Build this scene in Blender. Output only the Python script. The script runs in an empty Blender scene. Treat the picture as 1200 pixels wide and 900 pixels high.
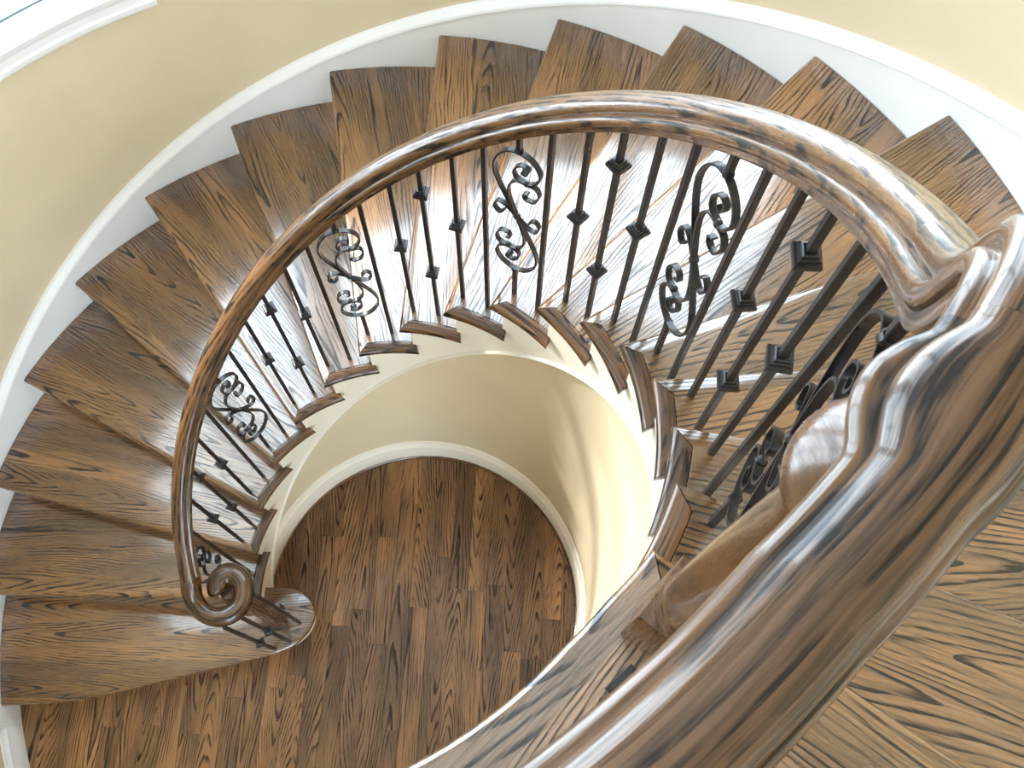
import bpy, math, random
from mathutils import Vector
random.seed(11)
S = bpy.context.scene
COL = S.collection
R = math.radians
# ------------------------------------------------------------------ camera, world, exposure
cam_d = bpy.data.cameras.new('camera')
cam = bpy.data.objects.new('camera', cam_d); COL.objects.link(cam)
cam.location = (0.33419, -0.57681, 4.51882)
cam.rotation_euler = (0.341954, -0.0125533, 0.0)
cam_d.sensor_fit = 'HORIZONTAL'; cam_d.sensor_width = 36.0
cam_d.lens = 36.0 * 1187.185 / 1200.0
cam_d.clip_start = 0.02; cam_d.clip_end = 200
cam_d.dof.use_dof = True; cam_d.dof.focus_distance = 2.6; cam_d.dof.aperture_fstop = 40
S.camera = cam
SKY = 14.5
world = bpy.data.worlds.new('overcast_sky'); S.world = world; world.use_nodes = True
bg = world.node_tree.nodes['Background']
bg.inputs[0].default_value = (0.72, 0.86, 1.0, 1); bg.inputs[1].default_value = SKY
sun_d = bpy.data.lights.new('hazy_sun', 'SUN'); sun_d.energy = 10.0; sun_d.angle = R(6); sun_d.color = (1.0, 0.97, 0.93)
sun = bpy.data.objects.new('hazy_sun', sun_d); COL.objects.link(sun); sun.location = (-6, 4, 9)
sun.rotation_euler = Vector((0.94, -0.342, -0.84)).to_track_quat('-Z', 'Y').to_euler()
vs = S.view_settings
vs.view_transform = 'Standard'; vs.look = 'None'; vs.exposure = -0.22; vs.gamma = 1.0; vs.use_curve_mapping = False
try:
    S.cycles.use_denoising = True
    S.cycles.max_bounces = 10; S.cycles.diffuse_bounces = 6
    S.cycles.sample_clamp_indirect = 8
except Exception: pass

# ------------------------------------------------------------------ stair geometry constants (metres / degrees)
H = 0.18; RI = 0.631; RO = 1.7395; A0 = 209.037; DA = 13.434; SK = -1.988
RS = 0.657            # stringer face
RW = 0.700            # tan wall under the stair
RR = 0.700            # rail / baluster radius
RWALL = 1.765
def dL(a): return 0.001 * max(0.0, -a - 48.0)      # the landing edge opens out slightly
NT = 17               # treads below the landing
ZL = H * 18
AEND = -80.0; LEND = 0.54
def edge_pts(r, extra=0.0, dopen=True, n=40, a_from=None):
    """landing edge at radius r: arc from the top riser to AEND, then a straight run of LEND"""
    a_from = fa(18) if a_from is None else a_from
    pts = []
    for i in range(n + 1):
        a = a_from + (AEND - a_from) * i / n
        pts.append(P2(r + (dL(a) if dopen else 0.0), a))
    tx, ty = math.sin(R(AEND)), -math.cos(R(AEND))
    for i in range(1, 9): pts.append((pts[n][0] + tx * LEND * i / 8, pts[n][1] + ty * LEND * i / 8))
    return pts
def kz(a): return (A0 - a) / DA
def fa(k): return A0 - DA * k
def P2(r, a): return (r * math.cos(R(a)), r * math.sin(R(a)))

# ------------------------------------------------------------------ node helpers and materials
class NT_:
    def __init__(s, name):
        s.m = bpy.data.materials.new(name); s.m.use_nodes = True
        s.t = s.m.node_tree; s.n = s.t.nodes; s.b = s.n['Principled BSDF']
    def put(s, sock, v):
        if hasattr(v, 'is_output'): s.t.links.new(v, sock)
        else: sock.default_value = v
    def math(s, op, a, b=None, c=None, clamp=False):
        n = s.n.new('ShaderNodeMath'); n.operation = op; n.use_clamp = clamp
        for i, v in enumerate((a, b, c)):
            if v is not None: s.put(n.inputs[i], v)
        return n.outputs[0]
    def vec(s, x, y, z):
        n = s.n.new('ShaderNodeCombineXYZ')
        for i, v in enumerate((x, y, z)): s.put(n.inputs[i], v)
        return n.outputs[0]
    def noise(s, v, detail=2.0, scale=1.0, rough=0.5):
        n = s.n.new('ShaderNodeTexNoise'); n.noise_dimensions = '3D'
        s.put(n.inputs['Vector'], v); n.inputs['Scale'].default_value = scale
        n.inputs['Detail'].default_value = detail; n.inputs['Roughness'].default_value = rough
        return n.outputs[0]
    def ramp(s, v, lo, hi, a=0.0, b=1.0, smooth=True):
        n = s.n.new('ShaderNodeMapRange'); n.interpolation_type = 'SMOOTHSTEP' if smooth else 'LINEAR'
        s.put(n.inputs['Value'], v)
        for k, x in (('From Min', lo), ('From Max', hi), ('To Min', a), ('To Max', b)): n.inputs[k].default_value = x
        return n.outputs[0]
    def mix(s, f, a, b, mode='MIX'):
        n = s.n.new('ShaderNodeMix'); n.data_type = 'RGBA'; n.blend_type = mode
        s.put(n.inputs[0], f); s.put(n.inputs[6], a); s.put(n.inputs[7], b)
        return n.outputs[2]
    def bump(s, hgt, strength, dist):
        n = s.n.new('ShaderNodeBump'); n.inputs['Strength'].default_value = strength; n.inputs['Distance'].default_value = dist
        s.put(n.inputs['Height'], hgt); s.t.links.new(n.outputs[0], s.b.inputs['Normal'])

def wood(name, light, dark, board=0.14, ring=0.011, rough=0.2, vary=0.35, taper=0.22, coat=0.0, spec=0.5, streak=0.3, crough=0.13, cior=1.5, warp=0.075, brk_f=(3.5, 26.0), amp=1.0, edge=0.30, single=False, tones=(0.55, 1.38)):
    w = NT_(name); m = w.math
    at = w.n.new('ShaderNodeAttribute'); at.attribute_name = 'grain'
    oi = w.n.new('ShaderNodeObjectInfo'); rnd = oi.outputs['Random']
    sp = w.n.new('ShaderNodeSeparateXYZ'); w.t.links.new(at.outputs['Vector'], sp.inputs[0])
    x, y, z = sp.outputs
    if single:                                   # the piece is one board, its heart near y = 0
        idx = 0.0; yl = y
    else:                                        # glued up from boards of this width
        yb = m('DIVIDE', m('MULTIPLY_ADD', rnd, 3.71, y), board)
        idx = m('FLOOR', yb)
        yl = m('MULTIPLY', m('SUBTRACT', m('SUBTRACT', yb, idx), 0.5), board)
    wn = w.n.new('ShaderNodeTexWhiteNoise'); wn.noise_dimensions = '2D'
    w.t.links.new(w.vec(idx, m('MULTIPLY', rnd, 91.7), 0.0), wn.inputs['Vector'])
    cs = w.n.new('ShaderNodeSeparateColor'); w.t.links.new(wn.outputs['Color'], cs.inputs[0])
    r1, r2, r3 = cs.outputs
    xo = m('ADD', x, m('MULTIPLY_ADD', rnd, 23.0, m('MULTIPLY', r1, 9.0)))
    zo = m('MULTIPLY_ADD', r2, 13.0, z)
    n1 = m('SUBTRACT', w.noise(w.vec(m('MULTIPLY', xo, 1.7), m('MULTIPLY', yl, 9.0), zo), 2.0), 0.5)
    n2 = m('SUBTRACT', w.noise(w.vec(m('MULTIPLY', xo, 9.0), m('MULTIPLY', yl, 45.0), m('MULTIPLY', zo, 9.0)), 2.0), 0.5)
    yy = m('ADD', yl, m('MULTIPLY_ADD', n1, warp, m('MULTIPLY', m('SUBTRACT', r2, 0.5), board * 0.8)))
    rad = m('SQRT', m('MULTIPLY_ADD', yy, yy, 0.0004))
    rad = m('ADD', rad, m('MULTIPLY_ADD', n2, warp * 0.08, m('MULTIPLY', m('MULTIPLY', xo, m('SUBTRACT', r3, 0.5)), taper)))
    t = m('FRACT', m('DIVIDE', rad, ring))
    line = m('MULTIPLY', w.ramp(t, edge, 0.90), w.ramp(t, 0.93, 1.0, 1.0, 0.0))
    fine = w.noise(w.vec(m('MULTIPLY', xo, 11.0), m('MULTIPLY', yl, 300.0), m('MULTIPLY', zo, 60.0)), 3.0, rough=0.65)
    fine = w.ramp(fine, 0.38, 0.66)
    brk = w.ramp(w.noise(w.vec(m('MULTIPLY', xo, brk_f[0]), m('MULTIPLY', yl, brk_f[1]), m('ADD', zo, 7.0)), 2.0), 0.36, 0.62)
    amt = m('MULTIPLY', line, m('MULTIPLY_ADD', fine, 0.35, 0.70))
    amt = m('MULTIPLY', amt, m('MULTIPLY_ADD', brk, 0.8, 0.28))
    amt = m('MULTIPLY_ADD', amt, amp, m('MULTIPLY', fine, streak), clamp=True)
    tone = w.noise(w.vec(m('MULTIPLY', xo, 1.6), m('MULTIPLY', yl, 7.0), zo), 2.0)
    val = m('MULTIPLY', m('MULTIPLY_ADD', m('SUBTRACT', r1, 0.5), vary, 1.0), w.ramp(tone, 0.28, 0.72, *tones))
    c = w.mix(amt, (*light, 1), (*dark, 1))
    hs = w.n.new('ShaderNodeHueSaturation'); w.t.links.new(c, hs.inputs['Color']); w.t.links.new(val, hs.inputs['Value'])
    w.t.links.new(hs.outputs[0], w.b.inputs['Base Color'])
    w.put(w.b.inputs['Roughness'], m('MULTIPLY_ADD', amt, 0.25, rough))
    w.put(w.b.inputs['Specular IOR Level'], m('MULTIPLY_ADD', amt, -0.5 * spec, spec))
    w.put(w.b.inputs['Coat Weight'], m('MULTIPLY_ADD', amt, -0.55 * coat, coat, clamp=True)); w.b.inputs['Coat Roughness'].default_value = crough; w.b.inputs['Coat IOR'].default_value = cior
    w.bump(m('MULTIPLY', amt, -1.0), 0.25, 0.0015)
    return w.m

def paint(name, col, rough=0.55, var=0.03, spec=0.35):
    w = NT_(name)
    tc = w.n.new('ShaderNodeTexCoord')
    n = w.noise(tc.outputs['Object'], 3.0, 3.0)
    hs = w.n.new('ShaderNodeHueSaturation'); hs.inputs['Color'].default_value = (*col, 1)
    w.t.links.new(w.ramp(n, 0.3, 0.7, 1 - var, 1 + var), hs.inputs['Value'])
    w.t.links.new(hs.outputs[0], w.b.inputs['Base Color'])
    w.b.inputs['Roughness'].default_value = rough; w.b.inputs['Specular IOR Level'].default_value = spec
    n2 = w.noise(tc.outputs['Object'], 2.0, 260.0)
    w.bump(n2, 0.05, 0.001)
    return w.m

def iron(name):
    w = NT_(name)
    tc = w.n.new('ShaderNodeTexCoord')
    n = w.noise(tc.outputs['Object'], 3.0, 90.0)
    w.put(w.b.inputs['Base Color'], w.mix(n, (0.004, 0.0035, 0.004, 1), (0.013, 0.011, 0.012, 1)))
    w.put(w.b.inputs['Roughness'], w.ramp(n, 0.2, 0.8, 0.26, 0.42))
    w.b.inputs['Metallic'].default_value = 0.0; w.b.inputs['Specular IOR Level'].default_value = 0.55
    w.bump(n, 0.08, 0.001)
    return w.m

def glass(name):
    w = NT_(name); t = w.t
    w.n.remove(w.b)
    tr = w.n.new('ShaderNodeBsdfTransparent'); tr.inputs[0].default_value = (0.97, 0.985, 0.98, 1)
    gl = w.n.new('ShaderNodeBsdfGlossy'); gl.inputs['Roughness'].default_value = 0.02
    mx = w.n.new('ShaderNodeMixShader')
    mx.inputs[0].default_value = 0.06; t.links.new(tr.outputs[0], mx.inputs[1]); t.links.new(gl.outputs[0], mx.inputs[2])
    t.links.new(mx.outputs[0], w.n['Material Output'].inputs[0])
    return w.m

M = dict(
    tread=wood('stained_oak_tread', (0.225, 0.102, 0.031), (0.007, 0.0035, 0.0025), board=0.15, ring=0.0098, edge=0.46, rough=0.2, vary=0.4, coat=1.0, spec=0.6, cior=2.0, streak=0.46, amp=1.15),
    nose=wood('stained_oak_nosing', (0.135, 0.059, 0.019), (0.007, 0.0035, 0.0025), board=0.05, ring=0.006, rough=0.2, vary=0.3, coat=0.8, streak=0.42, warp=0.03, brk_f=(7.0, 70.0)),
    plank=wood('stained_oak_plank', (0.245, 0.117, 0.042), (0.012, 0.006, 0.0035), board=0.11, single=True, ring=0.0095, edge=0.42, rough=0.24, vary=0.6, taper=0.30, coat=0.3, streak=0.42),
    rail=wood('varnished_oak_rail', (0.150, 0.066, 0.021), (0.006, 0.0032, 0.0024), board=0.06, single=True, ring=0.0075, rough=0.24, vary=0.2, taper=0.09, coat=0.8, streak=0.55, crough=0.08, warp=0.04, brk_f=(24.0, 110.0), amp=1.0, tones=(0.75, 1.25)),
    newel=wood('varnished_oak_newel', (0.120, 0.052, 0.018), (0.008, 0.004, 0.003), board=0.06, single=True, ring=0.008, rough=0.22, vary=0.2, taper=0.04, coat=0.5, streak=0.35, warp=0.02, brk_f=(9.0, 70.0), amp=0.45, tones=(0.88, 1.12)),
    wall=paint('tan_wall_paint', (0.66, 0.552, 0.39), 0.6),
    white=paint('white_trim_paint', (0.80, 0.80, 0.81), 0.4, 0.015),
    cream=paint('cream_trim_paint', (0.77, 0.715, 0.62), 0.42, 0.015),
    gap_shade=paint('blue_grey_gap_shade', (0.10, 0.20, 0.32), 0.6, 0.02),  # strip colour standing in for the shadow gaps between frame pieces
    ceil=paint('ceiling_paint', (0.80, 0.79, 0.76), 0.7),
    iron=iron('black_wrought_iron'), glass=glass('window_glass'))

# ------------------------------------------------------------------ mesh helpers
def mesh(name, verts, faces, mat, parent=None, grain=None, smooth=35, link=True):
    me = bpy.data.meshes.new(name)
    me.from_pydata(verts, [], faces); me.validate()
    if grain is None: grain = verts
    at = me.attributes.new('grain', 'FLOAT_VECTOR', 'POINT')
    at.data.foreach_set('vector', [c for g in grain for c in g])
    me.materials.append(M[mat])
    if smooth:
        me.shade_smooth(); me.set_sharp_from_angle(angle=R(smooth))
    me.update()
    o = bpy.data.objects.new(name, me)
    if link: COL.objects.link(o)
    if parent is not None: o.parent = parent
    return o

def recalc(o):
    import bmesh
    bm = bmesh.new(); bm.from_mesh(o.data); bmesh.ops.recalc_face_normals(bm, faces=bm.faces); bm.to_mesh(o.data); bm.free()
    return o

def empty(name, loc=(0, 0, 0)):
    o = bpy.data.objects.new(name, None); COL.objects.link(o); o.location = loc; o.empty_display_size = 0.1
    return o
def tag(o, label=None, cat=None, kind=None, group=None):
    if label: o['label'] = label
    if cat: o['category'] = cat
    if kind: o['kind'] = kind
    if group: o['group'] = group
    return o
def dup(o, parent, **kw):
    c = o.copy(); COL.objects.link(c); c.parent = parent
    for k, v in kw.items(): setattr(c, k, v)
    return c

class MB:
    def __init__(s): s.v = []; s.f = []; s.g = []
    def add(s, v, f, g=None):
        b = len(s.v); s.v += [tuple(q) for q in v]; s.f += [tuple(i + b for i in q) for q in f]
        s.g += [tuple(q) for q in (g if g is not None else v)]
    def box(s, c, d):
        x, y, z = c; a, b, e = d[0] / 2, d[1] / 2, d[2] / 2
        v = [(x + i * a, y + j * b, z + k * e) for k in (-1, 1) for j in (-1, 1) for i in (-1, 1)]
        s.add(v, [(0, 2, 3, 1), (4, 5, 7, 6), (0, 1, 5, 4), (2, 6, 7, 3), (0, 4, 6, 2), (1, 3, 7, 5)])
    def build(s, name, mat, parent=None, smooth=35): return mesh(name, s.v, s.f, mat, parent, s.g, smooth)

def arc_sweep(profile, a0, a1, zf=None, step=1.5, caps=True):
    """closed (r, dz) profile swept round the stair axis from a0 to a1; zf(angle, dz) gives z"""
    n = max(2, int(abs(a1 - a0) / step) + 1); v = []; f = []; g = []; m = len(profile)
    for i in range(n + 1):
        a = a0 + (a1 - a0) * i / n
        for r, dz in profile:
            z = zf(a, dz) if zf else dz
            x, y = P2(r, a); v.append((x, y, z)); g.append((R(a) * r, r, z))
    for i in range(n):
        for j in range(m):
            k = (j + 1) % m
            f.append((i * m + j, i * m + k, (i + 1) * m + k, (i + 1) * m + j))
    if caps:
        f.append(tuple(range(m))); f.append(tuple(n * m + j for j in reversed(range(m))))
    return v, f, g
def arc_box(r0, r1, a0, a1, z0, z1, step=2.0):
    return arc_sweep([(r0, z0), (r1, z0), (r1, z1), (r0, z1)], a0, a1, None, step)

def offset_poly(poly, ds):
    """move each edge of a CCW polygon inwards by its own distance"""
    n = len(poly); out = []
    for i in range(n):
        p0, p1, p2 = poly[i - 1], poly[i], poly[(i + 1) % n]
        d1, d2 = ds[i - 1], ds[i]
        e1 = (p1[0] - p0[0], p1[1] - p0[1]); e2 = (p2[0] - p1[0], p2[1] - p1[1])
        l1 = math.hypot(*e1); l2 = math.hypot(*e2)
        n1 = (-e1[1] / l1, e1[0] / l1); n2 = (-e2[1] / l2, e2[0] / l2)
        det = n1[0] * n2[1] - n1[1] * n2[0]
        if abs(det) < 0.08:
            d = (d1 + d2) / 2; q = ((n1[0] + n2[0]) / 2, (n1[1] + n2[1]) / 2); l = math.hypot(*q)
            out.append((p1[0] + q[0] / l * d, p1[1] + q[1] / l * d))
        else:
            vx = (d1 * n2[1] - d2 * n1[1]) / det; vy = (n1[0] * d2 - n2[0] * d1) / det
            out.append((p1[0] + vx, p1[1] + vy))
    return out
NOSE = [(0.62, 0.0), (0.30, -0.08), (0.10, -0.22), (0.0, -0.45), (0.0, -0.62), (0.10, -0.85), (0.32, -1.0)]
def board(poly, rounds, th, ztop=0.0, prof=NOSE, gf=None):
    """slab with rounded edges; rounds = rounding radius for each edge; ztop = top height"""
    area = sum(poly[i][0] * poly[(i + 1) % len(poly)][1] - poly[(i + 1) % len(poly)][0] * poly[i][1] for i in range(len(poly)))
    if area < 0:
        poly = poly[::-1]; rounds = rounds[::-1]; rounds = rounds[1:] + rounds[:1]
    v = []; f = []; n = len(poly)
    for s, dz in prof:
        for (x, y) in offset_poly(poly, [s * r for r in rounds]): v.append((x, y, ztop + dz * th))
    m = len(prof)
    for j in range(m - 1):
        for i in range(n):
            k = (i + 1) % n
            f.append((j * n + i, (j + 1) * n + i, (j + 1) * n + k, j * n + k))
    f.append(tuple(range(n))); f.append(tuple((m - 1) * n + i for i in reversed(range(n))))
    g = [gf(q) for q in v] if gf else v
    return v, f, g

def catmull(pts, per=8):
    out = []; n = len(pts)
    for i in range(n - 1):
        p0 = pts[max(i - 1, 0)]; p1 = pts[i]; p2 = pts[i + 1]; p3 = pts[min(i + 2, n - 1)]
        for j in range(per):
            t = j / per
            out.append(tuple(0.5 * (2 * b + (c - a) * t + (2 * a - 5 * b + 4 * c - d) * t * t + (3 * b - a - 3 * c + d) * t ** 3)
                             for a, b, c, d in zip(p0, p1, p2, p3)))
    out.append(tuple(pts[-1])); return out

def sweep(path, prof, sides=None, scale=None, closed_ends=True, wide=None):
    """sweep a (side, up) profile on a 3D path; sides = horizontal side vectors"""
    n = len(path); m = len(prof); v = []; f = []; g = []; L = 0.0
    P = [Vector(p) for p in path]
    for i in range(n):
        t = (P[min(i + 1, n - 1)] - P[max(i - 1, 0)]).normalized()
        if sides: s = Vector(sides[i])
        else: s = Vector((t.y, -t.x, 0))
        s = (s - t * s.dot(t)).normalized(); u = s.cross(t)
        if i: L += (P[i] - P[i - 1]).length
        k = scale[i] if scale else 1.0
        for a, b in prof:
            q = P[i] + s * (a * k * ((wide[i] if a > 0 else 1.0 + 0.3 * (wide[i] - 1.0)) if wide else 1.0)) + u * (b * k); v.append(tuple(q)); g.append((L, a, b))
    for i in range(n - 1):
        for j in range(m):
            k = (j + 1) % m
            f.append((i * m + j, i * m + k, (i + 1) * m + k, (i + 1) * m + j))
    if closed_ends:
        f.append(tuple(reversed(range(m)))); f.append(tuple((n - 1) * m + j for j in range(m)))
    return v, f, g

def lathe(prof, n=28, c=(0, 0)):
    v = []; f = []
    for r, z in prof:
        for i in range(n):
            a = 2 * math.pi * i / n; v.append((c[0] + r * math.cos(a), c[1] + r * math.sin(a), z))
    for j in range(len(prof) - 1):
        for i in range(n):
            k = (i + 1) % n; f.append((j * n + i, j * n + k, (j + 1) * n + k, (j + 1) * n + i))
    f.append(tuple(reversed(range(n)))); f.append(tuple((len(prof) - 1) * n + i for i in range(n)))
    g = [(q[2], q[0], q[1]) for q in v]
    return v, f, g

# ------------------------------------------------------------------ the room: floor
floor = empty('floor'); tag(floor, 'dark stained oak plank floor at the bottom of the stair well', kind='structure')
fb = MB(); fb.box((0.0, -1.6, -0.032), (9.0, 7.0, 0.04)); fb.build('subfloor', 'newel', floor, 0)
th = R(-93.3)                                   # plank direction (towards the viewer)
dx, dy = math.cos(th), math.sin(th); nx, ny = -dy, dx
WPL = 0.083
random.seed(5)
for i in range(-21, 10):
    off = (i + 0.3) * WPL                       # signed distance across the boards, +n is to the right
    cx = nx * off
    # where the strip starts (far end): under the curved wall in the well, under the first step on the left
    if abs(off + WPL / 2) < 0.71:
        w1 = max(abs(off), abs(off + WPL)); s0 = -math.sqrt(max(0.0, 0.745 ** 2 - min(w1, 0.74) ** 2)) - 0.0
    else:
        s0 = -0.02
    s = s0 + (-random.uniform(0.0, 0.5) if False else 0.0)
    first = True
    while s < 1.55:
        L = random.uniform(0.35, 1.15)
        if first: L *= random.uniform(0.4, 1.0); first = False
        e = min(s + L, 1.6)
        if e - s < 0.06: break
        gp = 0.0003
        poly = [(s + gp, off + gp), (e - gp, off + gp), (e - gp, off + WPL - gp), (s + gp, off + WPL - gp)]
        zt = random.uniform(-0.0004, 0.0004)
        pr = [(0.0005, 0.0), (0.0, -0.0005), (0.0, -0.012)]
        v = []
        for ins, z in pr:
            q = offset_poly(poly, [ins] * 4); v += [(a, b, zt + z) for a, b in q]
        f = [(0, 1, 2, 3)]
        for j in range(2):
            for k in range(4): f.append((j * 4 + k, (j + 1) * 4 + k, (j + 1) * 4 + (k + 1) % 4, j * 4 + (k + 1) % 4))
        g = [(a, b - off - WPL / 2, z) for a, b, z in v]
        wv = [(dx * a + nx * b, dy * a + ny * b, z) for a, b, z in v]
        o = mesh('plank', wv, f, 'plank', floor, g, 0)
        s = e

# ------------------------------------------------------------------ the room: walls, ceiling, windows
W1 = (117.5, 164.0, 2.055, 5.00)     # window behind the left of the stair: angles, sill, head
W2 = (47.0, 111.0, 2.60, 5.00)       # high window further round
wl = MB()
def wallpiece(a0, a1, z0, z1): wl.add(*arc_box(RWALL, RWALL + 0.16, a0, a1, z0, z1))
wallpiece(-62, W2[0], 0, 6.0); wallpiece(W2[1], W1[0], 0, 6.0); wallpiece(W1[1], 226, 0, 6.0)
for w in (W1, W2):
    wallpiece(w[0], w[1], 0, w[2]); wallpiece(w[0], w[1], w[3], 6.0)
wo = recalc(wl.build('wall_outer', 'wall')); tag(wo, 'tan painted curved wall around the outside of the stair', kind='structure')
b = MB(); b.add(*arc_box(RWALL + 0.161, RWALL + 0.75, 112.5, 116.5, 0, 8.2))  # pier added out of view, blocks the sun from the second window
tag(recalc(b.build('added_shade_pier', 'wall')), 'unseen tan pier added outside to shade the second window from the sun', kind='structure')
# foyer beyond the stair well, behind and below the viewer
for nm, c, d in (('wall_foyer_left', (-3.3, -3.0, 3.0), (0.12, 4.6, 6.0)), ('wall_foyer_right', (3.6, -3.0, 3.0), (0.12, 4.6, 6.0))):
    b = MB(); b.box(c, d); tag(b.build(nm, 'wall', None, 0), 'tan painted straight wall on the %s side of the foyer' % nm.split('_')[-1], kind='structure')
b = MB(); b.box((-2.25, -0.80 - 0.45, 3.0), (2.1, 0.12, 6.0)); tag(b.build('wall_return_left', 'wall', None, 0), 'tan wall return beside the lowest step', kind='structure')
b = MB(); b.box((2.25, -1.60, 3.0), (2.8, 0.12, 6.0)); tag(b.build('wall_return_right', 'wall', None, 0), 'tan wall return beside the upper landing', kind='structure')
b = MB(); yb = -5.2
b.box((-1.7, yb, 3.0), (3.4, 0.12, 6.0)); b.box((2.95, yb, 3.0), (1.3, 0.12, 6.0)); b.box((1.15, yb, 0.3), (2.3, 0.12, 0.6)); b.box((1.15, yb, 5.7), (2.3, 0.12, 0.6))
tag(b.build('wall_front', 'wall', None, 0), 'tan front wall of the foyer with an opening for the added fill window', kind='structure')
b = MB(); b.box((0.1, -1.6, 6.06), (7.6, 7.4, 0.12)); tag(b.build('ceiling', 'ceil', None, 0), 'plain white ceiling over the stair well', kind='structure')

def window_unit(idx, w, label, cols):
    a0, a1, z0, z1 = w; r = RWALL
    root = empty('window_%d' % idx, (*P2(r, (a0 + a1) / 2), z0)); tag(root, label, kind='structure')
    inv = Vector(root.location)
    def part(nm, mb, mat):
        mb.v = [(x - inv.x, y - inv.y, z - inv.z) for x, y, z in mb.v]
        return recalc(mb.build(nm, mat, root))
    da = math.degrees(0.085 / r)
    # apron and side casings, stepped moulding standing proud of the wall
    m = MB(); m.add(*arc_sweep([(r, z0 - 0.125), (r - 0.010, z0 - 0.125), (r - 0.018, z0 - 0.118), (r - 0.022, z0 - 0.108), (r - 0.022, z0 - 0.092),
                               (r - 0.016, z0 - 0.086), (r - 0.014, z0 - 0.060), (r - 0.020, z0 - 0.050), (r - 0.020, z0 - 0.034), (r - 0.012, z0 - 0.026), (r, z0 - 0.026)], a0 - da, a1 + da))
    part('apron', m, 'white')
    m = MB(); m.add(*arc_sweep([(r + 0.10, z0 - 0.026), (r - 0.030, z0 - 0.026), (r - 0.038, z0 - 0.020), (r - 0.040, z0 - 0.010), (r - 0.036, z0 - 0.002), (r - 0.028, z0), (r + 0.10, z0 + 0.004)], a0, a1))
    part('stool', m, 'white')
    for s, aa in ((-1, a0), (1, a1)):
        m = MB(); m.add(*arc_box(r - 0.018, r, min(aa, aa + s * da), max(aa, aa + s * da), z0 - 0.026, z1 + 0.10)); m.add(*arc_box(r - 0.026, r - 0.016, min(aa + s * da * 0.7, aa + s * da), max(aa + s * da * 0.7, aa + s * da), z0 - 0.026, z1 + 0.10))
        part('side_casing', m, 'white')
    m = MB(); m.add(*arc_box(r - 0.018, r, a0, a1, z1, z1 + 0.10)); part('head_casing', m, 'white')
    # sashes
    fa_ = math.degrees(0.045 / r); n = cols
    for c in range(n):
        b0 = a0 + (a1 - a0) * c / n; b1 = a0 + (a1 - a0) * (c + 1) / n
        m = MB()
        m.add(*arc_box(r + 0.06, r + 0.105, b0, b0 + fa_, z0, z1)); m.add(*arc_box(r + 0.06, r + 0.105, b1 - fa_, b1, z0, z1))
        m.add(*arc_sweep([(r + 0.055, z0), (r + 0.105, z0), (r + 0.105, z0 + 0.058), (r + 0.066, z0 + 0.058), (r + 0.055, z0 + 0.045)], b0 + fa_, b1 - fa_))
        m.add(*arc_box(r + 0.06, r + 0.105, b0 + fa_, b1 - fa_, z1 - 0.05, z1))
        zm = z0 + (z1 - z0) * 0.5
        m.add(*arc_box(r + 0.06, r + 0.10, b0 + fa_, b1 - fa_, zm - 0.025, zm + 0.025))
        sash = part('sash', m, 'white')
        for q0, q1 in ((z0 + 0.058, zm - 0.025), (zm + 0.025, z1 - 0.05)):
            m = MB(); m.add(*arc_box(r + 0.082, r + 0.086, b0 + fa_, b1 - fa_, q0, q1))
            m.v = [(x - inv.x, y - inv.y, z - inv.z) for x, y, z in m.v]
            recalc(m.build('pane', 'glass', sash))
        m = MB(); m.add(*arc_box(r + 0.050, r + 0.0545, b0, b1, z0 + 0.001, z0 + 0.004))  # thin strip painted as the shadow line where stool meets sash
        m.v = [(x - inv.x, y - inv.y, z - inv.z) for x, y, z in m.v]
        recalc(m.build('gap_shade', 'gap_shade', sash))
        m = MB(); zq = z0 + 0.16
        m.add(*arc_box(r + 0.072, r + 0.088, b0 + fa_, b1 - fa_, zq, zq + 0.02))
        m.v = [(x - inv.x, y - inv.y, z - inv.z) for x, y, z in m.v]
        recalc(m.build('muntin', 'white', sash))
window_unit(1, W1, 'tall white framed window with moulded apron in the curved wall', 2)
window_unit(2, W2, 'high white framed window further round the curved wall', 3)
root = empty('window_3', (1.15, -5.2, 0.6)); tag(root, 'unseen white framed window added in the foyer front wall for fill light', kind='structure')  # added window behind the viewer, lets in fill daylight
for x0 in (-0.575, 0.575):
    m = MB()
    for sx in (-0.545, 0.545): m.box((x0 + sx, 0, 2.4), (0.06, 0.08, 4.8))
    for z in (0.03, 2.4, 4.77): m.box((x0, 0, z), (1.03, 0.08, 0.06))
    sash = m.build('sash', 'white', root, 0)
    for z in (1.215, 3.585):
        m = MB(); m.box((x0, 0, z), (1.03, 0.004, 2.31)); m.build('pane', 'glass', sash, 0)

def portal(name, loc, target, sx, sy):
    l = bpy.data.lights.new(name, 'AREA'); l.shape = 'RECTANGLE'; l.size = sx; l.size_y = sy
    l.cycles.is_portal = True
    o = bpy.data.objects.new(name, l); COL.objects.link(o); o.location = loc
    o.rotation_euler = (Vector(target) - Vector(loc)).to_track_quat('-Z', 'Y').to_euler()
for nm, w in (('daylight_window_1', W1), ('daylight_window_2', W2)):
    am = (w[0] + w[1]) / 2; zc = (w[2] + w[3]) / 2
    portal(nm, (*P2(RWALL + 0.22, am), zc), (*P2(0.2, am), zc), 2.1 * RWALL * math.sin(R((w[1] - w[0]) / 2)) + 0.15, w[3] - w[2])
portal('daylight_fill_window', (1.15, -5.35, 3.0), (1.15, 0, 3.0), 2.3, 4.8)  # sampling portal for the added fill window

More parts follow.
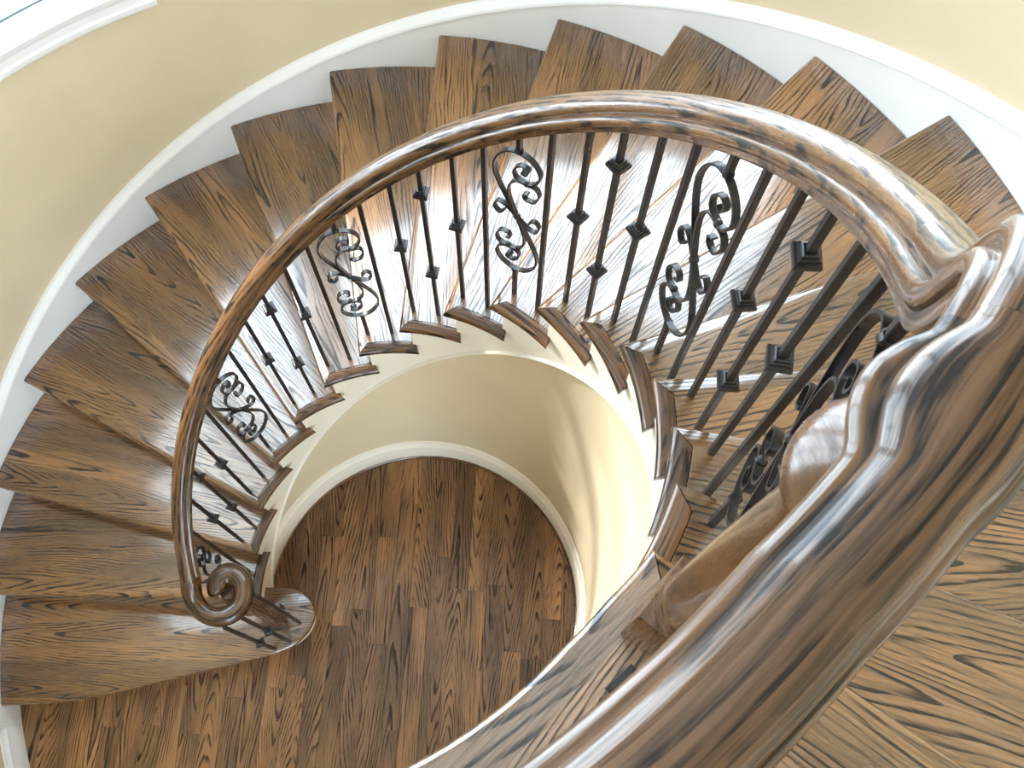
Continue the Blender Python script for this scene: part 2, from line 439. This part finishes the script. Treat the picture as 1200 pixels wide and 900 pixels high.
# ------------------------------------------------------------------ trim: outer skirt, baseboards
def zs(a, dz): return max(0.0, kz(a) * H + dz)
o = MB(); o.add(*arc_sweep([(RWALL + 0.002, -0.45), (1.741, -0.45), (1.741, 0.030), (1.737, 0.036), (1.733, 0.040), (1.733, 0.050), (1.738, 0.058), (1.746, 0.064), (1.750, 0.072), (1.755, 0.075), (RWALL + 0.002, 0.075)], -33, 197, zs))
so = recalc(o.build('trim_1', 'white')); tag(so, 'white painted skirt board climbing the outer curved wall', kind='structure')
BB = [(0.0, 0.0), (-0.026, 0.0), (-0.026, 0.115), (-0.022, 0.122), (-0.022, 0.140), (-0.012, 0.150), (-0.006, 0.168), (0.0, 0.170)]
o = MB(); o.add(*arc_sweep([(RWALL + 0.002 + r, z) for r, z in BB], 197, 226))
recalc(o.build('baseboard_outer', 'white')); tag(bpy.data.objects['baseboard_outer'], 'white baseboard on the outer wall beside the lowest step', kind='structure')

# ------------------------------------------------------------------ wall under the stair
def wtop(a): return min(kz(a) * H - 0.36, ZL - 0.30)
iw = MB(); n = 120; v = []; f = []
A_S, A_E = 181.0, -52.0
for i in range(n + 1):
    a = A_S + (A_E - A_S) * i / n
    for r in (RW, RW + 0.09):
        x, y = P2(r, a); zt = max(0.02, wtop(a)); v += [(x, y, 0.0), (x, y, zt)]
for i in range(n):
    p = i * 4; q = p + 4
    f += [(p, q, q + 1, p + 1), (p + 2, p + 3, q + 3, q + 2), (p + 1, q + 1, q + 3, p + 3), (p, p + 2, q + 2, q)]
f += [(0, 1, 3, 2), (n * 4, n * 4 + 2, n * 4 + 3, n * 4 + 1)]
iw.add(v, f); wi = recalc(iw.build('wall_inner', 'wall')); tag(wi, 'tan curved wall under the inner side of the stair', kind='structure')
bi = empty('baseboard_inner'); tag(bi, 'cream baseboard ring around the bottom of the stair well', kind='structure')
o = MB(); o.add(*arc_sweep([(RW - r * -1, z) if False else (RW + r, z) for r, z in BB], 174, -52)); recalc(o.build('board', 'cream', bi))
o = MB(); o.add(*arc_sweep([(RW - 0.026, 0.0), (RW - 0.036, 0.0), (RW - 0.035, 0.006), (RW - 0.031, 0.012), (RW - 0.026, 0.014)], 174, -52)); recalc(o.build('shoe_moulding', 'nose', bi))

# ------------------------------------------------------------------ staircase
stair = empty('staircase'); tag(stair, 'curved open staircase of dark stained oak treads winding up the well', 'staircase')
TH = 0.028; RT = 0.036
def loc(r, a): return (r * math.cos(R(a)), r * math.sin(R(a)))
def tread_polys():
    back = -(DA + 3.6)
    c0 = loc(RI, 0); c1 = loc(RO, SK)
    am = -math.degrees(RT / (RI + RT))
    main = [c0, c1]; rnd = [0.016]
    for i in range(1, 9): main.append(loc(RO, SK + (back - SK) * i / 8)); rnd.append(0.001)
    rnd.append(0.001)
    nA = 8
    for i in range(nA + 1): main.append(loc(RI + RT, back + (am - back) * i / nA)); rnd.append(0.0012)
    rnd = rnd[:len(main)]
    end = -17.87
    ret = [c0]; rr = []
    ret.append(loc(RI + RT, am)); rr.append(0.0012)
    for i in range(1, 9): ret.append(loc(RI + RT, am + (end + 1.2 - am) * i / 8)); rr.append(0.0012)
    for i in range(0, 10): ret.append(loc(RI, end + (0 - end) * i / 10)); rr.append(0.014 if i else 0.008)
    rr.append(0.014)
    return main, rnd, ret, rr[:len(ret)]
main, mr, ret, rr = tread_polys()
def arcg(q):
    r = math.hypot(q[0], q[1]); return (math.atan2(q[1], q[0]) * 0.65 + 3.0, r, q[2])
tread0 = mesh('tread', *board(main, mr, TH)[:2], 'tread', stair, None)
recalc(tread0)
bv, bf, bgr = board(ret, rr, TH, gf=arcg)
ret0 = recalc(mesh('nosing_return', bv, bf, 'nose', tread0, bgr))
# riser under the nosing
rs = MB(); c1 = loc(RS, -2.5); c2 = loc(RO, SK - 1.0); d = (c2[0] - c1[0], c2[1] - c1[1]); L = math.hypot(*d); nb = (d[1] / L * 0.019, -d[0] / L * 0.019)
rv = [(*c1, 0), (*c2, 0), (c2[0] + nb[0], c2[1] + nb[1], 0), (c1[0] + nb[0], c1[1] + nb[1], 0)]
rv = [(x, y, -H + 0.0) for x, y, _ in rv] + [(x, y, -TH) for x, y, _ in rv]
rs.add(rv, [(3, 2, 1, 0), (4, 5, 6, 7), (0, 1, 5, 4), (1, 2, 6, 5), (2, 3, 7, 6), (3, 0, 4, 7)])
riser0 = recalc(rs.build('riser', 'cream', stair))
for k in range(2, NT + 1):
    if k == 2: t = tread0; rz = riser0
    else:
        t = dup(tread0, stair); dup(ret0, t); rz = dup(riser0, stair)
    t.location = rz.location = (0, 0, H * k); t.rotation_euler = rz.rotation_euler = (0, 0, R(fa(k)))
# starting step with its bullnose end
front = [(-1.686, -0.427), (-1.52, -0.420), (-1.349, -0.402), (-1.18, -0.367), (-1.011, -0.327), (-0.84, -0.286), (-0.67, -0.243), (-0.585, -0.219),
         (-0.525, -0.193), (-0.480, -0.157), (-0.450, -0.113), (-0.437, -0.062), (-0.447, -0.018), (-0.474, 0.017), (-0.512, 0.040), (-0.56, 0.050), (-0.64, 0.052)]
poly = catmull(front, 3); ne = len(poly)
poly += [(-1.0, 0.055), (-1.735, 0.055)] + [loc(1.7385, a) for a in (183, 187, 191)]
t1 = recalc(mesh('starting_tread', *board(poly, [0.016] * (ne - 1) + [0.001] * (len(poly) - ne + 1), TH, H)[:2], 'tread', stair)); t1['label'] = 'wide bullnose starting tread'
inner = offset_poly(poly[::1], [-0.028 if False else 0.028] * (ne - 1) + [0.004] * (len(poly) - ne + 1))
rp = []
v, f, g = board(inner, [0.0005] * len(inner), H - TH, H - TH, prof=[(0, 0.0), (0, -1.0)])
recalc(mesh('starting_riser', v, f, 'cream', stair))
sm = offset_poly(poly, [0.016] * (ne - 1) + [0.003] * (len(poly) - ne + 1))
v, f, g = board(sm, [0.002] * len(sm), 0.016, H - TH, prof=[(0, 0.0), (0, -0.5), (4, -1.0)])
recalc(mesh('cove_moulding', v, f, 'cream', stair))

# cut stringer on the well side
def strbot(a): return max(0.0, min(kz(a) * H - 0.41, ZL - 0.30))
st = MB(); v = []; f = []
cols = []
for k in range(1, NT + 2):
    a_s = fa(k) - 2.5 if k > 1 else 181.0
    a_e = fa(k + 1) - 2.5 if k < NT + 1 else AEND
    if k == 1: a_s, a_e = 183.5, fa(2) - 2.5
    zt = H * k - TH
    nn = 8 if k <= NT else 50
    for i in range(nn + 1): cols.append((a_s + (a_e - a_s) * i / nn, zt))
for a, zt in cols:
    for r in (RS, RS + 0.035):
        x, y = P2(r, a); v += [(x, y, min(strbot(a), zt - 0.02)), (x, y, zt)]
for i in range(len(cols) - 1):
    p = i * 4; q = p + 4
    f += [(p, q, q + 1, p + 1), (p + 2, p + 3, q + 3, q + 2), (p + 1, q + 1, q + 3, p + 3), (p, p + 2, q + 2, q)]
m_ = (len(cols) - 1) * 4; f += [(0, 1, 3, 2), (m_, m_ + 2, m_ + 3, m_ + 1)]
st.add(v, f); stringer = st.build('stringer', 'cream', stair, 20); recalc(stringer)
o = MB(); o.add(*arc_sweep([(RS + 0.002, 0.0), (RS - 0.007, 0.002), (RS - 0.009, 0.008), (RS - 0.006, 0.014), (RS + 0.002, 0.018)], 176, AEND, lambda a, dz: strbot(a) + dz))
recalc(o.build('bead', 'cream', stringer))

# landing at the top of the stair
land = empty('landing', (0, 0, 0)); tag(land, 'upper oak landing with curved nosing over the well', kind='structure')
LW = 0.16
a_l = fa(18)
lp = []; lr = []
c0 = P2(RI, a_l); c1 = P2(RO, a_l + SK)
am = a_l - math.degrees(LW / (RI + LW))
fw = 0.13
lb = edge_pts(RI)
for i in range(41):
    a = a_l + (AEND - a_l) * i / 40; lb[i] = P2(RI - 0.010 * min(1.0, (a_l - a) / 8.0) + dL(a), a)
for i in range(41, 49): lb[i] = (lb[40][0] + math.sin(R(AEND)) * LEND * (i - 40) / 8, lb[40][1] - math.cos(R(AEND)) * LEND * (i - 40) / 8)
nout = edge_pts(RI + LW, a_from=am, dopen=False, n=30)
poly = lb + nout[::-1]
v, f, g = board(poly, [0.016] * 48 + [0.012] + [0.0012] * (len(poly) - 49), TH, ZL, gf=lambda q: (q[0] * 0.70 + q[1] * 0.714 + 5.0, q[0] * 0.714 - q[1] * 0.70, q[2]))
recalc(mesh('curved_nosing', v, f, 'tread', land, g))
# straight nosing across the top of the flight
ux, uy = (c1[0] - c0[0]), (c1[1] - c0[1]); L = math.hypot(ux, uy); ux, uy = ux / L, uy / L; vx, vy = uy, -ux
m0 = P2(RI + LW, am)
q1 = (c1[0] + vx * fw, c1[1] + vy * fw)
tq = (m0[0] - c0[0]) * vx + (m0[1] - c0[1]) * vy
def along(q): return (q[0] - c0[0]) * ux + (q[1] - c0[1]) * uy
poly = [c0, c1, (c1[0] + vx * tq, c1[1] + vy * tq), m0]
v, f, g = board(poly, [0.016, 0.001, 0.0012, 0.0012], TH, ZL, gf=lambda q: ((q[0] - c0[0]) * ux + (q[1] - c0[1]) * uy, (q[0] - c0[0]) * vx + (q[1] - c0[1]) * vy, q[2]))
recalc(mesh('front_nosing', v, f, 'tread', land, g))
# landing planks parallel to the front nosing
random.seed(8)
d0 = tq
wq = 0.083
for j in range(0, 22):
    d_a = d0 + j * wq; d_b = d_a + wq
    bl = [((q[0] - c0[0]) * ux + (q[1] - c0[1]) * uy, (q[0] - c0[0]) * vx + (q[1] - c0[1]) * vy) for q in nout + [(nout[-1][0], nout[-1][1] - 2.5)]]
    def inner_lim(d):
        for (s0_, d0_), (s1_, d1_) in zip(bl, bl[1:]):
            if d0_ - 1e-6 <= d <= d1_ + 1e-6: return s0_ + (s1_ - s0_) * (d - d0_) / max(1e-9, d1_ - d0_)
        return bl[0][0] if d < bl[0][1] else bl[-1][0]
    lim = [(inner_lim(d_a + wq * q / 5), d_a + wq * q / 5) for q in range(6)]
    s = min(l[0] for l in lim); smax = max(l[0] for l in lim); end = 1.15 + j * 0.02
    firstp = True
    while s < end - 0.1:
        e = min(end, max(s, smax if firstp else s) + random.uniform(0.4, 1.1))
        poly = (lim if firstp else [(s, d_a), (s, d_b)]) + [(e, d_b), (e, d_a)]; firstp = False
        wp = [(c0[0] + ux * a + vx * b, c0[1] + uy * a + vy * b) for a, b in poly]
        v, f, g = board(wp, [0.001] * len(wp), 0.014, ZL, prof=[(1, 0), (0, -0.08), (0, -1)], gf=lambda q: ((q[0] - c0[0]) * ux + (q[1] - c0[1]) * uy, (q[0] - c0[0]) * vx + (q[1] - c0[1]) * vy - (d_a + d_b) / 2, q[2]))
        recalc(mesh('plank', v, f, 'plank', land, g, 0)); s = e
# slab and riser below
sb = [P2(RS + 0.036, a_l - 3.2 + (AEND - a_l + 3.2) * i / 24) for i in range(25)]
se = (sb[-1][0] + math.sin(R(AEND)) * (LEND - 0.03), sb[-1][1] - math.cos(R(AEND)) * (LEND - 0.03))
poly = sb + [se, (se[0], -2.4), (0.75, -2.4), (0.80, -1.56)] + [P2(RWALL - 0.03, a) for a in (-60, -54, -48, -42, a_l - 3.2)]
v, f, g = board(poly, [0.001] * len(poly), 0.25, ZL - 0.0145, prof=[(0, 0), (0, -1)])
recalc(mesh('slab', v, f, 'ceil', land))
q0 = P2(RS + 0.017, AEND); q1_ = (q0[0] + math.sin(R(AEND)) * LEND, q0[1] - math.cos(R(AEND)) * LEND)
nq = (math.cos(R(AEND)) * 0.017, math.sin(R(AEND)) * 0.017)
fv = [(q0[0] - nq[0], q0[1] - nq[1]), (q0[0] + nq[0], q0[1] + nq[1]), (q1_[0] + nq[0], q1_[1] + nq[1]), (q1_[0] - nq[0], q1_[1] - nq[1])]
v, f, g = board(fv, [0.001] * 4, 0.27, ZL - TH, prof=[(0, 0), (0, -1)])
recalc(mesh('fascia', v, f, 'cream', land))
rz = dup(riser0, stair); rz.location = (0, 0, ZL); rz.rotation_euler = (0, 0, R(a_l))

# ------------------------------------------------------------------ balustrade
bal = empty('balustrade'); tag(bal, 'curved oak handrail on black wrought iron balusters along the well', 'railing')
PR = [(0.0, 0.0275), (0.009, 0.0268), (0.0165, 0.0240), (0.0218, 0.0190), (0.0245, 0.0125), (0.0248, 0.0075), (0.0232, 0.0042), (0.0214, 0.0024), (0.0212, 0.0008), (0.0232, -0.0004), (0.0266, -0.0012),
      (0.0300, -0.0030), (0.0325, -0.0075), (0.0330, -0.0125), (0.0318, -0.0175), (0.0288, -0.0205), (0.0262, -0.0222), (0.0256, -0.0255), (0.0262, -0.0300), (0.0240, -0.0345), (0.012, -0.0355)]
PROF = PR + [(-a, b) for a, b in reversed(PR[1:])]
PROF = PROF[::-1]
RAILZ = 0.782; ZLR = 4.082
def helix(a): return (*P2(RR, a), kz(a) * H + RAILZ)
AJ = 184.6
def rail_piece(name, pts, parent, mat='rail', scale=None, radial=True, label=None):
    sides = [(-p[0], -p[1], 0) for p in pts] if radial else None
    v, f, g = sweep(pts, PROF, sides, scale)
    o = recalc(mesh(name, v, f, mat, parent, g, 40))
    if label: o['label'] = label
    return o
rail_piece('handrail', [helix(AJ + (-20.0 - AJ) * i / 150) for i in range(151)], bal)
# gooseneck up to the landing level
gz = [(-20.0, helix(-20)[2]), (-22.0, helix(-22)[2]), (-24.0, helix(-24)[2] + 0.001), (-26.0, helix(-26)[2] + 0.004), (-27.4, helix(-27.4)[2] + 0.014),
      (-28.3, 3.995), (-28.8, 4.025), (-29.6, 4.052), (-31.2, 4.073), (-33.2, 4.081), (-35.0, ZLR)]
gp = catmull(gz, 5)
rail_piece('gooseneck', [(*P2(RR, a), z) for a, z in gp], bal)
NA = -39.0; ncx, ncy = P2(RR, NA)
la = [-35.0 + (AEND + 35.0) * i / 110 for i in range(111)]
lp_ = edge_pts(RR, a_from=-35.0, n=110); lp_ = [(x, y, ZLR) for x, y in lp_]; la += [AEND] * 8
def swell(a):
    c = math.sqrt(max(0.0, 0.0490 ** 2 - (R(a - NA) * RR) ** 2)); return (0.033 ** 9 + c ** 9) ** (1 / 9) / 0.033
v, f, g = sweep(lp_, PROF, None, None, True, [swell(a) for a in la])
lh = recalc(mesh('landing_handrail', v, f, 'rail', bal, g, 40)); lh['label'] = 'level handrail swelling over the newel along the landing edge'
# volute at the bottom
vp = [helix(AJ), (-0.7005, -0.090, 1.074), (-0.692, -0.124, 1.049), (-0.664, -0.155, 1.036), (-0.622, -0.171, 1.032), (-0.580, -0.165, 1.032), (-0.549, -0.141, 1.032), (-0.536, -0.106, 1.032), (-0.539, -0.066, 1.032),
      (-0.557, -0.039, 1.032), (-0.582, -0.028, 1.032), (-0.606, -0.036, 1.032), (-0.621, -0.058, 1.032), (-0.619, -0.078, 1.031), (-0.610, -0.092, 1.029)]
vp = catmull(vp, 6); nv = len(vp)
sc = [(1.0 + 0.24 * min(1.0, max(0.0, (i / nv - 0.45) / 0.3))) * (1.0 if i < nv - 5 else (0.97, 0.92, 0.84, 0.72, 0.55)[i - nv + 5]) for i in range(nv)]
VP = [(0.0, 0.0275), (0.010, 0.0264), (0.018, 0.0232), (0.0245, 0.0175), (0.0290, 0.0100), (0.0315, 0.0010), (0.0322, -0.0080), (0.0315, -0.0130), (0.0325, -0.0150), (0.0322, -0.0195),
      (0.0295, -0.0240), (0.0270, -0.0300), (0.0240, -0.0345), (0.012, -0.0355)]
VPROF = (VP + [(-a, b) for a, b in reversed(VP[1:])])[::-1]
v, f, g = sweep(vp, VPROF, None, sc)
vo = recalc(mesh('volute', v, f, 'rail', bal, g, 40)); vo['label'] = 'scrolled end of the handrail'

# newel posts: square block, turned rings, tapering shaft, ball under the rail
def newel(cx, cy, z0, z1, s, rot, blk, big, nm):
    m = MB()
    root = empty(nm, (cx, cy, z0)); root.parent = bal
    h = z1 - z0; e = s / 2
    bv = [(math.cos(R(rot)) * a - math.sin(R(rot)) * b, math.sin(R(rot)) * a + math.cos(R(rot)) * b) for a, b in ((-e, -e), (e, -e), (e, e), (-e, e))]
    v, f, g = board(bv, [0.004] * 4, blk, blk, prof=[(1, 0), (0.3, -0.006), (0, -0.024), (0, -1)], gf=lambda q: (q[2], q[0], q[1]))
    recalc(mesh('block', v, f, 'newel', root, g))
    prof = [(e * 0.96, blk), (e * 1.0, blk + 0.006), (e * 0.98, blk + 0.012), (e * 0.82, blk + 0.014), (e * 0.80, blk + 0.022), (e * 0.93, blk + 0.026), (e * 0.96, blk + 0.034), (e * 0.90, blk + 0.041), (e * 0.80, blk + 0.044), (e * 0.80, blk + 0.05)]
    top = h - 0.128
    for t in range(9):
        q = t / 8; prof.append((e * (0.93 - 0.14 * q + 0.04 * math.sin(math.pi * q)), blk + 0.055 + (top - blk - 0.055) * q))
    prof += [(e * 0.80, top + 0.002), (e * 1.00, top + 0.006), (e * 1.06, top + 0.012)]
    for t in range(1, 8):
        q = math.pi * (0.30 + 0.58 * t / 8); prof.append((e * (0.30 + 0.92 * math.sin(q)), top + 0.012 + 0.066 * t / 8))
    prof += [(e * 0.62, top + 0.080), (e * 0.60, top + 0.086), (e * 0.84, top + 0.091), (e * 0.90, top + 0.098), (e * 0.80, top + 0.105), (e * 0.80, h)]
    v, f, g = lathe(prof, 32)
    recalc(mesh('turned_shaft', v, f, 'newel', root, g, 30))
    return root
newel(ncx, ncy, ZL, ZLR - 0.02, 0.086, NA, 0.17, 1, 'landing_newel')
newel(lp_[-1][0], lp_[-1][1], ZL, ZLR - 0.02, 0.086, AEND, 0.17, 1, 'landing_newel')
newel(-0.592, -0.078, H, 1.01, 0.078, 12.0, 0.13, 0, 'volute_newel')

# balusters
BW = 0.0118
def bar(z0, z1, w=BW):
    b = MB(); e = w / 2; c = 0.0012
    ring = [(-e + c, -e), (e - c, -e), (e, -e + c), (e, e - c), (e - c, e), (-e + c, e), (-e, e - c), (-e, -e + c)]
    v = [(x, y, z) for z in (z0, z1) for x, y in ring]; n = 8
    f = [(i, (i + 1) % n, n + (i + 1) % n, n + i) for i in range(n)] + [tuple(reversed(range(n))), tuple(range(n, 2 * n))]
    b.add(v, f); return b
def knuckle_mesh():
    b = MB(); s = [(0.0085, -0.019), (0.0105, -0.0175), (0.0105, -0.012), (0.0135, -0.011), (0.0135, -0.007), (0.0168, -0.006), (0.0178, 0.0), (0.0168, 0.006), (0.0135, 0.007), (0.0135, 0.011), (0.0105, 0.012), (0.0105, 0.0175), (0.0085, 0.019)]
    v = []; f = []
    for w, z in s: v += [(-w, -w, z), (w, -w, z), (w, w, z), (-w, w, z)]
    for j in range(len(s) - 1):
        for i in range(4): f.append((j * 4 + i, j * 4 + (i + 1) % 4, (j + 1) * 4 + (i + 1) % 4, (j + 1) * 4 + i))
    f += [(3, 2, 1, 0), tuple((len(s) - 1) * 4 + i for i in range(4))]
    b.add(v, f); return b
def ribbon(pts, w, t, per=6):
    """flat strap in the local y-z plane: points (u, v); w = width along x, t = thickness"""
    q = catmull(pts, per); n = len(q); v = []; f = []
    for i in range(n):
        a = q[max(i - 1, 0)]; b = q[min(i + 1, n - 1)]; dx_, dy_ = b[0] - a[0], b[1] - a[1]; l = math.hypot(dx_, dy_) or 1
        nx_, ny_ = -dy_ / l * t / 2, dx_ / l * t / 2
        e = w / 2
        v += [(-e, q[i][0] + nx_, q[i][1] + ny_), (e, q[i][0] + nx_, q[i][1] + ny_), (e, q[i][0] - nx_, q[i][1] - ny_), (-e, q[i][0] - nx_, q[i][1] - ny_)]
    for i in range(n - 1):
        for j in range(4): f.append((i * 4 + j, i * 4 + (j + 1) % 4, (i + 1) * 4 + (j + 1) % 4, (i + 1) * 4 + j))
    f += [(3, 2, 1, 0), tuple((n - 1) * 4 + j for j in range(4))]
    b = MB(); b.add(v, f); return b
# the local +y axis of a baluster points up the flight
BIG = [(.022, .165), (.044, .183), (.056, .22), (.046, .252), (.024, .270), (-.002, .273), (-.03, .258), (-.054, .217), (-.062, .17), (-.052, .122), (-.028, .065)]
SML = [(.022, .165), (-.004, .158), (-.022, .123), (-.021, .073)]
CUR = {'curl': [[(.022, .168), (-.005, .172), (-.010, .200), (.007, .228), (.026, .224), (.020, .200), (.008, .204)],
                [(.022, .164), (.047, .166), (.056, .140), (.044, .106), (.022, .100), (.016, .118), (.028, .126)],
                [(-.006, .008), (-.031, .028), (-.052, .028), (-.062, -.002), (-.048, -.020), (-.034, .000)]]}
def neg(p): return [(-a, -b) for a, b in p]
def scroll_parts(parent, zc):
    out = []
    def put(nm, mb):
        mb.v = [(x, y, z + zc) for x, y, z in mb.v]; o = recalc(mb.build(nm, 'iron', parent)); out.append(o)
    put('scroll_strap', ribbon(BIG + [(0, 0)] + neg(BIG)[::-1], 0.0125, 0.0045))
    put('scroll_strap', ribbon(SML + [(0, 0)] + neg(SML)[::-1], 0.0115, 0.0042))
    for c in CUR['curl']:
        put('curl', ribbon(c, 0.012, 0.004)); put('curl', ribbon(neg(c), 0.012, 0.004))
    for u, w in ((0.022, .165), (-0.022, -.165), (0, 0)):
        b = MB(); rr_ = 0.0085 if u else 0.0095
        v, f, g = lathe([(0.002, -rr_), (rr_ * .75, -rr_ * .7), (rr_, 0), (rr_ * .75, rr_ * .7), (0.002, rr_)], 12)
        b.add([(x, y + u, z + w) for x, y, z in v], f); put('collar', b)
    for s in (1, -1):
        b = MB(); v, f, g = lathe([(0.0075, -0.008), (0.0098, -0.003), (0.0098, 0.003), (0.0075, 0.008)], 8)
        b.add([(x, y, z + s * 0.279) for x, y, z in v], f); put('collar', b)
    return out
def rail_under(off): return RAILZ + off / DA * H - 0.03
OA, OB = 3.4, 9.8
HA, HB = rail_under(OA), rail_under(OB)
BASE_H = -0.003
def make(kind, hgt, knz):
    o = None
    if kind == 'scroll':
        o = recalc(bar(BASE_H, 0.43 - 0.272).build('scroll_baluster', 'iron', bal)); recalc(bar(0.43 + 0.272, hgt).build('upper_bar', 'iron', o))
        scroll_parts(o, 0.43)
    else:
        o = recalc(bar(BASE_H, hgt).build('baluster', 'iron', bal))
        for z in knz:
            kb = knuckle_mesh(); kb.v = [(x, y, q + z) for x, y, q in kb.v]; recalc(kb.build('knuckle', 'iron', o, 25))
    return o
protos = {}
def place(kind, hgt, knz, x, y, z, rot):
    key = (kind, round(hgt, 4), tuple(knz))
    if key not in protos:
        o = protos[key] = make(kind, hgt, knz)
    else:
        src = protos[key]; o = dup(src, bal)
        for c in src.children: dup(c, o)
    o.location = (x, y, z); o.rotation_euler = (0, 0, rot); return o
SEQ = ['scroll', 'plain', 'single', 'double', 'single', 'plain']
for k in range(2, NT + 1):
    for j, off in enumerate((OA, OB)):
        if k == NT and j == 1: continue
        i = ((k - 2) * 2 + j) % 6; kd = SEQ[i]; a = fa(k) - off
        x, y = P2(RR, a)
        place('scroll' if kd == 'scroll' else 'bar', (HA, HB)[j], {'single': (0.435,), 'double': (0.295, 0.735)}.get(kd, ()), x, y, H * k, R(a + 180))
        # local +y must point to decreasing angle: rotation a+180
for (x, y), kn in zip(((-0.497, -0.097), (-0.534, -0.174), (-0.592, -0.205)), ((), (0.42,), (0.29,))):
    place('bar', 0.83, kn, x, y, H, R(20))
lseq = ['double', 'single', 'plain', 'scroll', 'plain', 'single', 'double', 'single']
lpos = [(P2(RR + dL(a), a), a) for a in (-48.7, -56.8, -64.9, -73.0)]
lpos += [((lp_[110][0] + math.sin(R(AEND)) * t, lp_[110][1] - math.cos(R(AEND)) * t), AEND) for t in (0.02, 0.12, 0.22, 0.32)]
for q, ((x, y), a) in enumerate(lpos):
    kd = lseq[q]
    place('scroll' if kd == 'scroll' else 'bar', ZLR - 0.03 - ZL, {'single': (0.435,), 'double': (0.25, 0.62)}.get(kd, ()), x, y, ZL, R(a + 180))
